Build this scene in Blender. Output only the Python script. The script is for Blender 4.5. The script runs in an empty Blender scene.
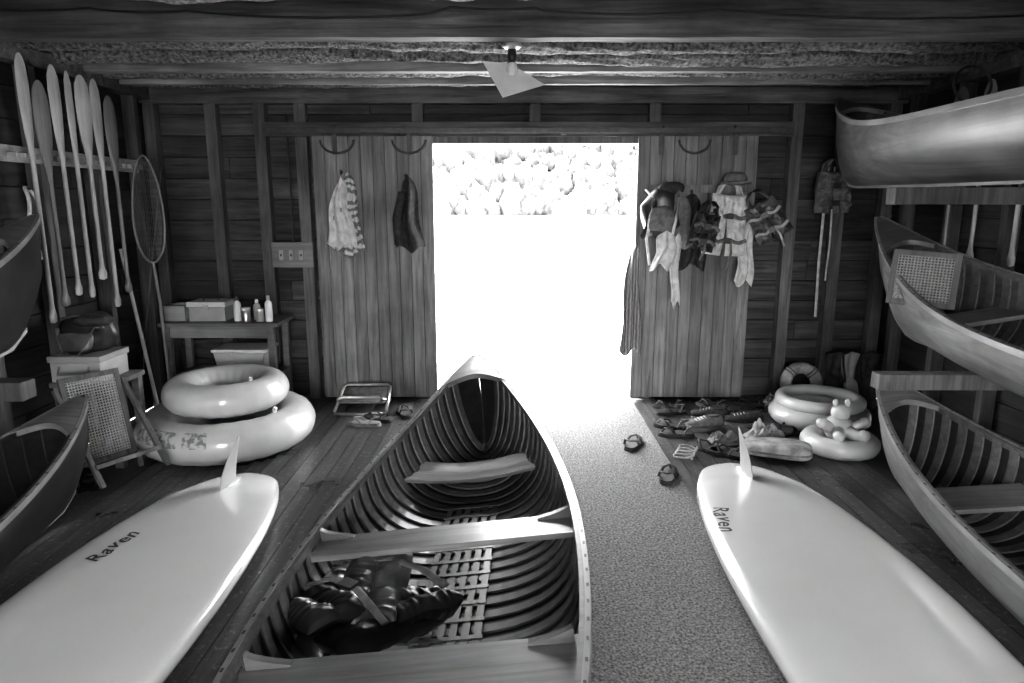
import bpy, math, random, bmesh
from mathutils import Vector as V, Matrix, noise
random.seed(7)
pi=math.pi
scene=bpy.context.scene
# ------------------------------------------------------------------ materials
def g4(g): return (g,g,g,1)
def newmat(name):
    m=bpy.data.materials.new(name); m.use_nodes=True
    nt=m.node_tree; b=nt.nodes['Principled BSDF']
    return m,nt,b
def wood(name,lo,hi,axis=0,rough=.6,isl=.35,freq=16,bump=.25,rvar=0,coat=0,chips=0,blotch=1.0):
    m,nt,b=newmat(name); N=nt.nodes.new; L=nt.links.new
    tc=N('ShaderNodeTexCoord'); geo=N('ShaderNodeNewGeometry')
    mp=N('ShaderNodeMapping'); sc=[freq]*3; sc[axis]=freq*.06; mp.inputs['Scale'].default_value=sc
    mul=N('ShaderNodeMath'); mul.operation='MULTIPLY'; mul.inputs[1].default_value=37.0
    L(geo.outputs['Random Per Island'],mul.inputs[0])
    add=N('ShaderNodeVectorMath'); add.operation='ADD'
    L(tc.outputs['Object'],mp.inputs['Vector']); L(mp.outputs[0],add.inputs[0]); L(mul.outputs[0],add.inputs[1])
    n=N('ShaderNodeTexNoise'); n.inputs['Scale'].default_value=1.6; n.inputs['Detail'].default_value=8; n.inputs['Roughness'].default_value=.65; n.inputs['Distortion'].default_value=.6
    L(add.outputs[0],n.inputs['Vector'])
    r=N('ShaderNodeValToRGB'); r.color_ramp.elements[0].position=.3; r.color_ramp.elements[1].position=.72
    r.color_ramp.elements[0].color=g4(lo); r.color_ramp.elements[1].color=g4(hi)
    L(n.outputs['Fac'],r.inputs[0])
    mr=N('ShaderNodeMapRange'); mr.inputs['To Min'].default_value=1-isl; mr.inputs['To Max'].default_value=1+isl
    L(geo.outputs['Random Per Island'],mr.inputs['Value'])
    n2=N('ShaderNodeTexNoise'); n2.inputs['Scale'].default_value=2.2; n2.inputs['Detail'].default_value=6
    L(tc.outputs['Object'],n2.inputs['Vector'])
    mr2=N('ShaderNodeMapRange'); mr2.inputs['From Min'].default_value=.3; mr2.inputs['From Max'].default_value=.7; mr2.inputs['To Min'].default_value=1-.4*blotch; mr2.inputs['To Max'].default_value=1+.35*blotch
    L(n2.outputs['Fac'],mr2.inputs['Value'])
    mm=N('ShaderNodeMath'); mm.operation='MULTIPLY'; L(mr.outputs[0],mm.inputs[0]); L(mr2.outputs[0],mm.inputs[1])
    vm=N('ShaderNodeVectorMath'); vm.operation='SCALE'; L(r.outputs[0],vm.inputs[0]); L(mm.outputs[0],vm.inputs['Scale'])
    out=vm.outputs[0]
    if chips:
        n3=N('ShaderNodeTexNoise'); n3.inputs['Scale'].default_value=30; n3.inputs['Detail'].default_value=8; n3.inputs['Roughness'].default_value=.75
        L(tc.outputs['Object'],n3.inputs['Vector'])
        mr4=N('ShaderNodeMapRange'); mr4.inputs['From Min'].default_value=.565; mr4.inputs['From Max'].default_value=.62; mr4.inputs['To Min'].default_value=0; mr4.inputs['To Max'].default_value=chips
        L(n3.outputs['Fac'],mr4.inputs['Value'])
        av=N('ShaderNodeVectorMath'); av.operation='ADD'; L(out,av.inputs[0]); L(mr4.outputs[0],av.inputs[1]); out=av.outputs[0]
    L(out,b.inputs['Base Color'])
    b.inputs['Roughness'].default_value=rough
    if rvar:
        mr3=N('ShaderNodeMapRange'); mr3.inputs['To Min'].default_value=max(.05,rough-rvar); mr3.inputs['To Max'].default_value=rough+rvar
        mr3.inputs['From Min'].default_value=.25; mr3.inputs['From Max'].default_value=.75
        L(n2.outputs['Fac'],mr3.inputs['Value']); L(mr3.outputs[0],b.inputs['Roughness'])
    b.inputs['Coat Weight'].default_value=coat; b.inputs['Coat Roughness'].default_value=.15
    if bump:
        bp=N('ShaderNodeBump'); bp.inputs['Strength'].default_value=bump; bp.inputs['Distance'].default_value=.004
        L(n.outputs['Fac'],bp.inputs['Height']); L(bp.outputs[0],b.inputs['Normal'])
    return m
def plain(name,lo,hi=None,rough=.6,scale=10,metal=0,bump=0,bd=.005,coat=0,detail=4,p0=.35,p1=.65,sheen=0,spec=.5):
    m,nt,b=newmat(name); N=nt.nodes.new; L=nt.links.new
    if hi is None: hi=lo*1.1
    tc=N('ShaderNodeTexCoord'); n=N('ShaderNodeTexNoise'); n.inputs['Scale'].default_value=scale; n.inputs['Detail'].default_value=detail
    L(tc.outputs['Object'],n.inputs['Vector'])
    r=N('ShaderNodeValToRGB'); r.color_ramp.elements[0].position=p0; r.color_ramp.elements[1].position=p1
    r.color_ramp.elements[0].color=g4(lo); r.color_ramp.elements[1].color=g4(hi)
    L(n.outputs['Fac'],r.inputs[0]); L(r.outputs[0],b.inputs['Base Color'])
    b.inputs['Roughness'].default_value=rough; b.inputs['Metallic'].default_value=metal
    b.inputs['Coat Weight'].default_value=coat; b.inputs['Coat Roughness'].default_value=.08
    b.inputs['Sheen Weight'].default_value=sheen; b.inputs['Specular IOR Level'].default_value=spec
    if bump:
        bp=N('ShaderNodeBump'); bp.inputs['Strength'].default_value=bump; bp.inputs['Distance'].default_value=bd
        L(n.outputs['Fac'],bp.inputs['Height']); L(bp.outputs[0],b.inputs['Normal'])
    return m
def striped(name,lo,hi,scale,axis='X',rough=.9,dist=2,p0=.42,p1=.55):
    m,nt,b=newmat(name); N=nt.nodes.new; L=nt.links.new
    tc=N('ShaderNodeTexCoord'); w=N('ShaderNodeTexWave'); w.bands_direction=axis; w.inputs['Scale'].default_value=scale; w.inputs['Distortion'].default_value=dist; w.inputs['Detail Scale'].default_value=2
    L(tc.outputs['Object'],w.inputs['Vector'])
    r=N('ShaderNodeValToRGB'); r.color_ramp.elements[0].position=p0; r.color_ramp.elements[1].position=p1
    r.color_ramp.elements[0].color=g4(lo); r.color_ramp.elements[1].color=g4(hi)
    L(w.outputs['Fac'],r.inputs[0]); L(r.outputs[0],b.inputs['Base Color']); b.inputs['Roughness'].default_value=rough
    return m

M_floor=wood('floor_boards_paint',.022,.085,1,.33,.35,18,.35,rvar=.1,chips=.13)
M_side=wood('siding_wood',.012,.085,0,.75,.45,14,.8,blotch=1.3)
M_sideY=wood('siding_wood_y',.010,.045,1,.75,.35,14,.6)
M_stud=wood('stud_wood',.04,.15,2,.7,.3,16,.6,blotch=1.2)
M_beam=wood('beam_wood',.02,.14,0,.75,.2,14,.8,blotch=1.2)
M_door=wood('door_planks',.07,.27,2,.55,.28,18,.5)
M_ceil=wood('ceiling_boards',.08,.32,0,.8,.3,12,.6)
M_bark=plain('bark_log',.05,.3,.85,45,bump=1,bd=.02,detail=10,p0=.32,p1=.7)
M_shelf=wood('shelf_wood',.10,.22,0,.5,.2,16,.2)
M_lightwoodX=wood('light_wood_x',.28,.5,0,.4,.12,14,.15,coat=.2)
M_lightwoodZ=wood('light_wood_z',.28,.48,2,.4,.25,14,.1,coat=.2)
M_darkwoodZ=wood('dark_wood_z',.10,.2,2,.4,.2,14,.1,coat=.2)
M_rib=wood('canoe_rib_wood',.075,.17,0,.42,.2,14,.1,coat=.25)
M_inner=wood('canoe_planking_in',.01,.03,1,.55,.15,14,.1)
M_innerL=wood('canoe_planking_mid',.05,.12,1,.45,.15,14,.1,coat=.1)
M_rail=wood('canoe_rail',.19,.32,1,.32,.1,16,.05,coat=.5)
M_seat=wood('canoe_seat',.12,.26,0,.42,.1,16,.05,coat=.25)
M_slat=wood('canoe_slat',.11,.22,1,.45,.15,16,.05,coat=.15)
M_hullT=wood('hull_varnish_worn',.04,.2,1,.45,.1,7,.2,coat=.1,blotch=1.3)
M_hullL=wood('hull_varnish_light',.10,.32,1,.42,.1,7,.15,coat=.15,blotch=1.1)
M_hullM=wood('hull_varnish_mid',.10,.3,1,.42,.1,9,.15,coat=.15,blotch=1.1)
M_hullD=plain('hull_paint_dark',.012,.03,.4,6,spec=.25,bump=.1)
M_board=plain('board_gelcoat',.66,.72,.22,1.5,coat=.8)
M_black=plain('black_plastic',.02,.03,.45,10)
M_ink=plain('marker_ink',.012,.015,.6,10)
M_vinyl=plain('inflatable_vinyl',.5,.6,.28,3,coat=.5,bump=.15,bd=.02)
M_vinylD=plain('inflatable_print',.2,.5,.35,30,p0=.45,p1=.55)
M_white=plain('white_plastic',.6,.7,.4,8)
M_grayp=plain('gray_plastic',.3,.36,.45,8)
M_fabD=plain('dark_fabric',.02,.05,.85,30,bump=.3)
M_fabM=plain('mid_fabric',.10,.18,.85,25,bump=.3)
M_fabG=plain('worn_fabric',.2,.42,.85,14,bump=.3)
M_fabL=plain('light_fabric',.46,.68,.85,20,bump=.3)
M_nylon=plain('nylon_dark',.015,.03,.38,14,bump=.25,coat=.15)
M_nylonM=plain('nylon_mid',.06,.1,.38,14,bump=.25,coat=.15)
M_stripe=striped('striped_towel',.2,.62,5,'Z',dist=6)
M_stripe2=striped('patterned_towel',.14,.34,14,'X')
M_metal=plain('galvanised_metal',.45,.6,.35,20,metal=.9)
M_steelD=plain('dark_iron',.06,.09,.5,20,metal=.6)
M_rope=plain('rope_fibre',.25,.4,.9,120,bump=.5)
M_cane=plain('woven_cane',.3,.42,.6,60)
M_ply=wood('plywood_panel',.2,.3,0,.6,.1,10,.1)
M_rubber=plain('sandal_rubber',.02,.04,.7,20)
M_rubberM=plain('sandal_sole',.16,.25,.7,20)
M_lid=plain('tub_plastic',.4,.5,.35,6)
M_wire=plain('cable',.02,.03,.5,10)

def carpet():
    m,nt,b=newmat('outdoor_carpet'); N=nt.nodes.new; L=nt.links.new
    tc=N('ShaderNodeTexCoord'); n=N('ShaderNodeTexNoise'); n.inputs['Scale'].default_value=95; n.inputs['Detail'].default_value=5
    v=N('ShaderNodeTexVoronoi'); v.inputs['Scale'].default_value=110
    L(tc.outputs['Object'],n.inputs['Vector']); L(tc.outputs['Object'],v.inputs['Vector'])
    r=N('ShaderNodeValToRGB'); r.color_ramp.elements[0].position=.33; r.color_ramp.elements[1].position=.68
    r.color_ramp.elements[0].color=g4(.08); r.color_ramp.elements[1].color=g4(.33)
    L(n.outputs['Fac'],r.inputs[0]); L(r.outputs[0],b.inputs['Base Color']); b.inputs['Roughness'].default_value=.95
    b.inputs['Specular IOR Level'].default_value=.2
    bp=N('ShaderNodeBump'); bp.inputs['Strength'].default_value=.8; bp.inputs['Distance'].default_value=.006
    L(v.outputs['Distance'],bp.inputs['Height']); L(bp.outputs[0],b.inputs['Normal'])
    return m
M_carpet=carpet()

# ------------------------------------------------------------------ builder
class B:
    def __init__(s,name): s.name=name; s.v=[]; s.f=[]; s.m=[]; s.s=[]; s.mats=[]; s.M=Matrix.Identity(4)
    def add(s,vs,fs,mat,smooth=False):
        o=len(s.v); s.v+= [s.M@V(p) for p in vs]
        if mat not in s.mats: s.mats.append(mat)
        i=s.mats.index(mat)
        for f in fs: s.f.append([o+k for k in f]); s.m.append(i); s.s.append(smooth)
    def hexa(s,p,mat):
        s.add(p,[(3,2,1,0),(4,5,6,7),(0,1,5,4),(1,2,6,5),(2,3,7,6),(3,0,4,7)],mat)
    def box(s,x0,x1,y0,y1,z0,z1,mat):
        s.hexa([(x0,y0,z0),(x1,y0,z0),(x1,y1,z0),(x0,y1,z0),(x0,y0,z1),(x1,y0,z1),(x1,y1,z1),(x0,y1,z1)],mat)
    def loft(s,rings,mat,smooth=True,closed=False,cap=True):
        n=len(rings[0]); vs=[p for r in rings for p in r]; fs=[]
        R=len(rings)
        for i in range(R if closed else R-1):
            a=i*n; b=((i+1)%R)*n
            for j in range(n):
                k=(j+1)%n; fs.append((a+j,a+k,b+k,b+j))
        s.add(vs,fs,mat,smooth)
        if cap and not closed:
            s.add(rings[0],[tuple(range(n))[::-1]],mat); s.add(rings[-1],[tuple(range(n))],mat)
    def tube(s,path,r,mat,n=10,closed=False,up=(0,0,1),flat=1.0):
        path=[V(p) for p in path]; rings=[]; N=len(path)
        for i,p in enumerate(path):
            if closed: t=path[(i+1)%N]-path[i-1]
            else: t=path[min(i+1,N-1)]-path[max(i-1,0)]
            t.normalize(); u=V(up)
            if abs(t.dot(u))>.97: u=V((0,1,0)) if abs(t.y)<.9 else V((1,0,0))
            a=t.cross(u).normalized(); b=a.cross(t)
            rr=r[i] if isinstance(r,(list,tuple)) else r
            rings.append([p+a*math.cos(2*pi*j/n)*rr+b*math.sin(2*pi*j/n)*rr*flat for j in range(n)])
        s.loft(rings,mat,True,closed)
    def grid(s,fn,nu,nv,mat,smooth=True):
        vs=[fn(i/nu,j/nv) for i in range(nu+1) for j in range(nv+1)]
        fs=[(i*(nv+1)+j,(i+1)*(nv+1)+j,(i+1)*(nv+1)+j+1,i*(nv+1)+j+1) for i in range(nu) for j in range(nv)]
        s.add(vs,fs,mat,smooth)
    def torus(s,c,R,r,mat,nR=48,nr=16,wob=0,flat=1,M=None):
        c=V(c); rings=[]
        for i in range(nR):
            a=2*pi*i/nR; rr=r*(1+wob*math.sin(a*nR/4))
            ring=[]
            for j in range(nr):
                b=2*pi*j/nr; p=V(((R+rr*math.cos(b))*math.cos(a),(R+rr*math.cos(b))*math.sin(a),rr*math.sin(b)*flat))
                if M: p=M@p
                ring.append(c+p)
            rings.append(ring)
        s.loft(rings,mat,True,True)
    def puff(s,c,size,mat,n=2.6,M=None,nz=0,seed=0,nu=20,nv=14,ns=4):
        c=V(c); e=2/n
        def sg(x,e): return math.copysign(abs(x)**e,x)
        def fn(u,v):
            a=2*pi*u; b=-pi/2+pi*v
            if u==1: a=0
            p=V((sg(math.cos(b),e)*sg(math.cos(a),e)*size[0]/2,sg(math.cos(b),e)*sg(math.sin(a),e)*size[1]/2,sg(math.sin(b),e)*size[2]/2))
            if v in(0,1): p.x=p.y=0
            if nz: p+=noise.noise_vector(p*ns+V((seed*3.1,seed*1.7,seed)))*nz
            if M: p=M@p
            return c+p
        s.grid(fn,nu,nv,mat)
    def quilt(s,c,w,l,t,k,mat,M=None,seed=0,bend=0,wr=.008):
        c=V(c)
        for sd in (1,-1):
            def fn(u,v):
                X=(u-.5)*w; Y=(v-.5)*l
                e=max(0,(1-abs(2*u-1)**5)*(1-abs(2*v-1)**6))**.5
                ch=.45+.55*abs(math.sin(pi*k*u))**.6
                nn=noise.noise(V((u*5+seed,v*9,seed)))*wr+noise.noise(V((u*2+seed,v*22,seed+4)))*wr*.7
                Z=sd*(t/2*e*ch+nn*e)+bend*(X*X)/(w*w)*4 + .03*noise.noise(V((u*1.3+seed,v*1.8,seed*2)))
                p=V((X*(1+.05*math.sin(v*7+seed)),Y,Z))
                if M: p=M@p
                return c+p
            s.grid(fn,36,40,mat)
    def finish(s,bevel=0,solid=0,matrix=None,parent=None,sub=0):
        me=bpy.data.meshes.new(s.name); me.from_pydata([tuple(v) for v in s.v],[],s.f); me.update()
        for m in s.mats: me.materials.append(m)
        for i,p in enumerate(me.polygons): p.material_index=s.m[i]; p.use_smooth=s.s[i]
        o=bpy.data.objects.new(s.name,me); scene.collection.objects.link(o)
        if solid:
            md=o.modifiers.new('Solidify','SOLIDIFY'); md.thickness=solid; md.offset=0
        if bevel:
            md=o.modifiers.new('Bevel','BEVEL'); md.width=bevel; md.segments=2; md.limit_method='ANGLE'; md.angle_limit=math.radians(50)
        if matrix: o.matrix_world=matrix
        if parent: o.parent=parent
        return o
def Rx(d): return Matrix.Rotation(math.radians(d),4,'X')
def Ry(d): return Matrix.Rotation(math.radians(d),4,'Y')
def Rz(d): return Matrix.Rotation(math.radians(d),4,'Z')
def T(x,y,z): return Matrix.Translation((x,y,z))

XL,XR,YB,YF,ZC=-2.9,3.08,5.66,-2.6,2.5
# ------------------------------------------------------------------ floor
b=B('floor'); x=XL
while x<XR-.001:
    x1=min(x+.105,XR); ys=[YF,YF+random.uniform(1,3),2.4+random.uniform(-1,1.6),YB+.1]
    for k in range(3): b.box(x+.002,x1-.002,ys[k]+.001,ys[k+1]-.001,-.04,0,M_floor)
    x=x1
b.box(XL,XR,YF,YB+.1,-.12,-.042,M_beam)
b.finish()
b=B('carpet_runner'); b.box(.04,1.0,-.4,5.6,.0,.012,M_carpet); b.finish(bevel=.004)

# ------------------------------------------------------------------ walls
b=B('wall_far')
DX0,DX1,DZ=-.68,1.06,2.12
z=0; hgt=.165; ZT=ZC+.14
while z<ZT:
    z1=min(z+hgt,ZT+.02)
    segs=[(XL,DX0-.02),(DX1+.02,XR)] if z<DZ-.02 else [(XL,.1),(.1,XR)]
    for (a,c) in segs:
        cut=random.uniform(a+.6,c-.6)
        for (p,q) in ((a,cut),(cut,c)):
            dy=random.uniform(0,.006)
            b.box(p+.002,q-.002,YB+dy,YB+.03,z+.004,z1-.005,M_side)
    z=z1
b.box(XL,DX0,YB+.03,YB+.06,0,ZT+.05,M_sideY); b.box(DX1,XR,YB+.03,YB+.06,0,ZT+.05,M_sideY); b.box(DX0,DX1,YB+.03,YB+.06,DZ,ZT+.05,M_sideY)
for xs in (-2.84,-2.36,-1.98,-1.66,-.74,.18,1.12,2.24,2.62,3.0):
    z0=0 if not(-.7<xs<1.1) else DZ+.12
    b.box(xs-.045,xs+.045,YB-.09,YB-.002,z0,ZC-.12,M_stud)
b.box(XL,XR,YB-.1,YB-.002,ZC-.12,ZC,M_beam)
b.box(XL,XR,YB-.06,YB-.002,ZC+.002,ZC+.12,M_beam)
b.finish(bevel=.003)
b=B('wall_near_light_stop')  # unseen wall behind the camera, added to cut rear light and raise contrast
z=0
while z<ZT:
    z1=min(z+hgt,ZT+.02)
    segs=[(XL,-1.35),(1.7,XR)] if z<2.0 else [(XL,0),(0,XR)]  # opening narrowed to let in less light from behind
    for (p,q) in segs: b.box(p+.002,q-.002,YF-.06,YF-.0,z+.002,z1-.002,M_side)
    z=z1
b.finish()
b=B('trim_door_header')
b.box(-1.95,2.2,YB-.12,YB-.092,2.13,2.24,M_beam)
b.box(-1.9,2.15,YB-.17,YB-.155,2.15,2.19,M_steelD)
for xx in (-1.4,-.85,.4,1.2,1.75): b.box(xx-.02,xx+.02,YB-.156,YB-.118,2.14,2.21,M_steelD)
b.finish(bevel=.002)
b=B('trim_door_frame')
b.box(DX0-.05,DX0,YB-.09,YB+.06,0,DZ,M_stud); b.box(DX1,DX1+.05,YB-.09,YB+.06,0,DZ,M_stud)
b.box(DX0,DX1,YB-.09,YB+.08,2.08,2.13,M_stud)
b.box(DX0,DX1,YB-.09,YB+.12,.0,.022,M_stud)
b.finish(bevel=.003)
def slide_door(name,x0,x1,z0,z1):
    b=B(name); n=round((x1-x0)/.094); w=(x1-x0)/n
    for i in range(n): b.box(x0+i*w+.0015,x0+(i+1)*w-.0015,YB-.15,YB-.125,z0,z1,M_door)
    for zz in (.3,1.15,1.95): b.box(x0+.02,x1-.02,YB-.124,YB-.1,zz-.06,zz+.06,M_door)
    for xx in (x0+.18,x1-.18):
        b.box(xx-.018,xx+.018,YB-.156,YB-.15,z1-.14,z1+.05,M_steelD)
    b.finish(bevel=.002)
slide_door('door_1',-1.56,-.62,.03,2.13)
slide_door('door_2',.985,1.92,.03,2.13)

for nm,X,sg in (('wall_left',XL,-1),('wall_right',XR,1)):
    b=B(nm); z=0
    while z<ZT:
        z1=min(z+.19,ZT+.02); y=YF
        while y<YB:
            y1=min(y+random.uniform(2,3.5),YB+.03)
            a,c=(X-.03,X) if sg<0 else (X,X+.03)
            b.box(a,c,y+.002,y1-.002,z+.003,z1-.003,M_sideY); y=y1
        z=z1
    a,c=(X-.06,X-.03) if sg<0 else (X+.03,X+.06)
    b.box(a,c,YF,YB+.06,0,ZT+.05,M_sideY)
    y=YF+.1
    while y<YB-.3:
        a,c=(X,X+.09) if sg<0 else (X-.09,X)
        b.box(a,c,y-.03,y+.03,0,ZC-.1,M_stud); y+=.56
    a,c=(X,X+.1) if sg<0 else (X-.1,X)
    b.box(a,c,YF,YB-.12,ZC-.1,ZC,M_beam)
    b.finish(bevel=.003)

# ------------------------------------------------------------------ ceiling
b=B('ceiling'); y=YF
while y<YB+.06:
    y1=min(y+.2,YB+.07); c=random.uniform(-1.5,1.5)
    for p,q in ((XL-.05,c),(c,XR+.05)): b.box(p+.002,q-.002,y+.003,y1-.003,ZC+.13,ZC+.155,M_ceil)
    y=y1
b.box(XL-.1,XR+.1,YF-.1,YB+.12,ZC+.16,ZC+.22,M_ceil)
b.finish()
def log(name,y,z,r,seed):
    b=B(name); rings=[]
    N=200
    for i in range(N+1):
        x=XL+.02+(XR-XL-.04)*i/N; ring=[]
        for j in range(28):
            a=2*pi*j/28; q=noise.noise(V((x*1.6+seed*9,math.cos(a)*1.5,math.sin(a)*1.5)))*.02+noise.noise(V((x*9+seed,math.cos(a)*6,math.sin(a)*6)))*.018
            rr=r+q; cz=.012*math.sin(x*1.1+seed)
            ring.append((x,y+rr*math.cos(a)*1.15,z+rr*math.sin(a)*.95+cz))
        rings.append(ring)
    b.loft(rings,M_bark,True); return b.finish()
k=0
for yy in (-2.2,-1.3,-.4,.5,1.4,2.2,3.0,5.3,4.96,4.5,4.15):
    log('ceiling_log',yy,ZC+.035,.1 if yy<4 else .07,k); k+=1
def rough_beam(y0,y1,z0,z1,mat,seed):
    b=B('ceiling_beam'); rings=[]
    for i in range(161):
        x=XL+.01+(XR-XL-.02)*i/160; ring=[]
        for (yy,zz) in [(y0,z0),(y0+(y1-y0)*.5,z0),(y1,z0),(y1,z0+(z1-z0)*.5),(y1,z1),(y0,z1),(y0,z0+(z1-z0)*.66),(y0,z0+(z1-z0)*.33)]:
            q=noise.noise(V((x*2.5+seed,yy*20,zz*20)))*.006+noise.noise(V((x*12+seed,yy*30,zz*30)))*.003
            ring.append((x,yy+q,zz+q*.8))
        rings.append(ring)
    b.loft(rings,mat,False); return b.finish()
rough_beam(3.60,3.70,ZC-.085,ZC+.12,M_beam,1)
rough_beam(4.72,4.79,ZC-.04,ZC+.12,M_ceil,5)
rough_beam(5.13,5.18,ZC-.05,ZC+.12,M_ceil,9)
b=B('electric_cable')
pts=[]
anch=[-2.8,-2.0,-1.55,-.3,0.15,1.0,2.9]
for i in range(len(anch)-1):
    a,c=anch[i],anch[i+1]
    for j in range(12):
        t=j/12; pts.append((a+(c-a)*t,3.584,ZC+.04-.03*4*t*(1-t)*(c-a)/1.4-.012*math.sin(a*3)))
pts.append((2.9,3.584,ZC+.04)); b.tube(pts,.006,M_wire,6)
b.finish()

# ------------------------------------------------------------------ ceiling lamp with folded metal shade
b=B('ceiling_lamp'); cy=3.98
b.tube([(0,cy,2.63),(0,cy,2.46)],.008,M_steelD,8)
b.tube([(0,cy,2.47),(0,cy,2.455),(0,cy,2.44)],[.05,.055,.03],M_white,16)
b.tube([(0,cy,2.44),(0,cy,2.40),(0,cy,2.37)],[.022,.024,.02],M_black,14)
b.puff((0,cy,2.335),(.06,.06,.085),M_white,2)
pA=V((-.16,cy-.04,2.37)); pB=V((.18,cy-.03,2.25)); pC=V((-.05,cy-.12,2.17)); pD=V((-.01,cy+.03,2.37)); pE=V((.02,cy+.1,2.25))
b.add([pA,pB,pC,pD,pE],[(0,2,3),(3,2,1),(0,3,4),(3,1,4)],M_white)
b.finish(solid=.003)

# ------------------------------------------------------------------ canoes
def canoe(name,L,W,hm,he,x,y,z,yaw,roll,outer,inner,rib,sp=.095,seats=(),slats=None,rails=M_rail,deck=M_rib,ribw=.045,stem=.5,deckf=.84):
    b=B(name); hl=L/2
    def par(yy):
        u=min(1,abs(yy)/hl); w=max(.006,W/2*(1-u*u)**.8)
        g=hm+(he-hm)*u**3.4; k=.025*u*u+he*stem*max(0,(u-.84)/.16)**2.3; n=2.8-1.2*u*u
        return w,g,k,n
    def pt(yy,s,off=0):
        w,g,k,n=par(yy); w=max(.002,w-off); k+=off; a=abs(s)*pi/2
        return V((math.copysign(w*math.sin(a)**(2/n),s) if s else 0,yy,k+(g-k)*(1-max(0,math.cos(a))**(2/n))))
    for off,mat in ((0,outer),(.012,inner)):
        b.grid(lambda u,v:pt(hl*math.sin((u-.5)*pi),(v-.5)*2,off),72,36,mat)
    b.loft([[ (sx,yy,par(yy)[2]+dz) for sx,dz in((-.012,.006),(.012,.006),(.012,-.016),(-.012,-.016))] for yy in [hl*.93*(i/20-1) for i in range(41)]],rails,False)
    n=int(hl*.93/sp)
    ys=[i*sp for i in range(-n,n+1)]
    for yy in ys:
        rings=[]
        for i in range(25):
            s=(i/12-1)*.985
            rings.append([pt(yy-ribw/2,s,.012),pt(yy-ribw/2,s,.021),pt(yy+ribw/2,s,.021),pt(yy+ribw/2,s,.012)])
        b.loft(rings,rib,False)
    Y=[hl*.995*math.sin((i/60-.5)*pi) for i in range(61)]
    for sd in (-1,1):
        for (xa,xb,za,zb,mt) in ((-.004,.014,-.026,.004,rails),(-.02,-.0045,-.03,.001,rib)):
            rings=[]
            for yy in Y:
                w,g,k,_=par(yy)
                A=max(.001 if xa>-.01 else .0005,w+xa)*sd; C=max(.008 if xa>-.01 else .001,w+xb)*sd
                rings.append([(A,yy,g+za),(C,yy,g+za),(C,yy,g+zb),(A,yy,g+zb)])
            b.loft(rings,mt,False)
        for i,yy in enumerate(ys):
            if abs(yy)>hl*.9 : continue
            w,g,k,_=par(yy); xx=sd*(w+.006)
            b.box(xx-.004,xx+.004,yy-.008,yy+.008,g+.003,g+.0052,M_steelD)
    for sd in (-1,1):
        def dk(u,v):
            xx=(v-.5)*2; y0=hl*(deckf+.035*(1-xx*xx)); yy=y0+(hl*.985-y0)*u
            w,g,k,_=par(yy); return V((xx*max(.002,w-.005),sd*yy,g+.006+.012*(1-xx*xx)*min(1,w*8)))
        b.grid(dk,14,10,deck)
        b.grid(lambda u,v:dk(0,v)+V((0,0,-.03*u)),1,10,deck)
    def half(yy,zz):
        w,g,k,nn=par(yy); q=max(0,min(1,1-(zz-k)/(g-k))); return w*max(0,1-q**nn)**(1/nn)
    for (sy,sz,sl,kind) in seats:
        y0,y1=sy-sl/2,sy+sl/2; a,c=half(y0,sz)-.014,half(y1,sz)-.014
        if kind=='dish':
            def sf(u,v):
                yy=y0+sl*u; xx=(v-.5)*2*(a+(c-a)*u); q=(v-.5)*2
                return V((xx,yy,sz-.035*(1-q*q)+.006*math.cos(u*2*pi)))
            b.grid(sf,8,20,M_seat); b.grid(lambda u,v:sf(u,v)+V((0,0,-.018)),8,20,M_seat)
            b.grid(lambda u,v:sf(0,v)+V((0,0,-.018*u)),1,20,M_seat)
            b.box(-c,c,y1-.03,y1-.01,sz-.09,sz-.055,rib)
        elif kind in('board','plank'):
            b.hexa([(-a,y0,sz-.022),(a,y0,sz-.022),(c,y1,sz-.022),(-c,y1,sz-.022),(-a,y0,sz),(a,y0,sz),(c,y1,sz),(-c,y1,sz)],M_seat)
            if kind=='board':
              for sd in (-1,1):
                for yk in (y1-.035,):
                    w,g,k,_=par(yk); m_=min(a,c)-.004; top=max(g-.03,sz+.045)
                    prof=[]
                    for i in range(9):
                        t=i/8; prof.append((m_-.13*(1-t)**1.8, sz+.006+(top-sz)*t))
                    prof=[(m_-.13,sz)]+prof+[(m_,top),(m_,sz)]
                    b.loft([[(sd*px,yk,pz) for px,pz in prof],[(sd*px,yk+.025,pz) for px,pz in prof]],rib,False)
        else:
            m_=min(a,c)
            for (ya,yb) in ((y0,y0+.03),(y1-.03,y1)): b.box(-m_,m_,ya,yb,sz-.02,sz,M_seat)
            for xx in (-m_*.75,m_*.75-.03): b.box(xx,xx+.03,y0+.03,y1-.03,sz-.02,sz,M_seat)
            k_=18
            for i in range(k_):
                xx=-m_*.72+m_*1.44*i/(k_-1); b.box(xx-.004,xx+.004,y0+.03,y1-.03,sz-.008,sz-.004,M_cane)
            for i in range(9):
                yy=y0+.04+(sl-.08)*i/8; b.box(-m_*.73,m_*.73,yy-.004,yy+.004,sz-.006,sz-.002,M_cane)
    if slats:
        ya,yb,wd,ns=slats
        for i in range(ns):
            xx=-wd/2+wd*i/(ns-1); b.box(xx-.014,xx+.014,ya,yb,.036,.044,M_slat)
        yy=ya+.05
        while yy<yb: b.box(-wd/2-.02,wd/2+.02,yy-.012,yy+.012,.044,.048,M_slat); yy+=.11
    R=Rz(yaw)@Ry(roll)
    zmin=min((R@v).z for v in b.v)
    return b.finish(matrix=T(x,y,z-zmin)@R)

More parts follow.
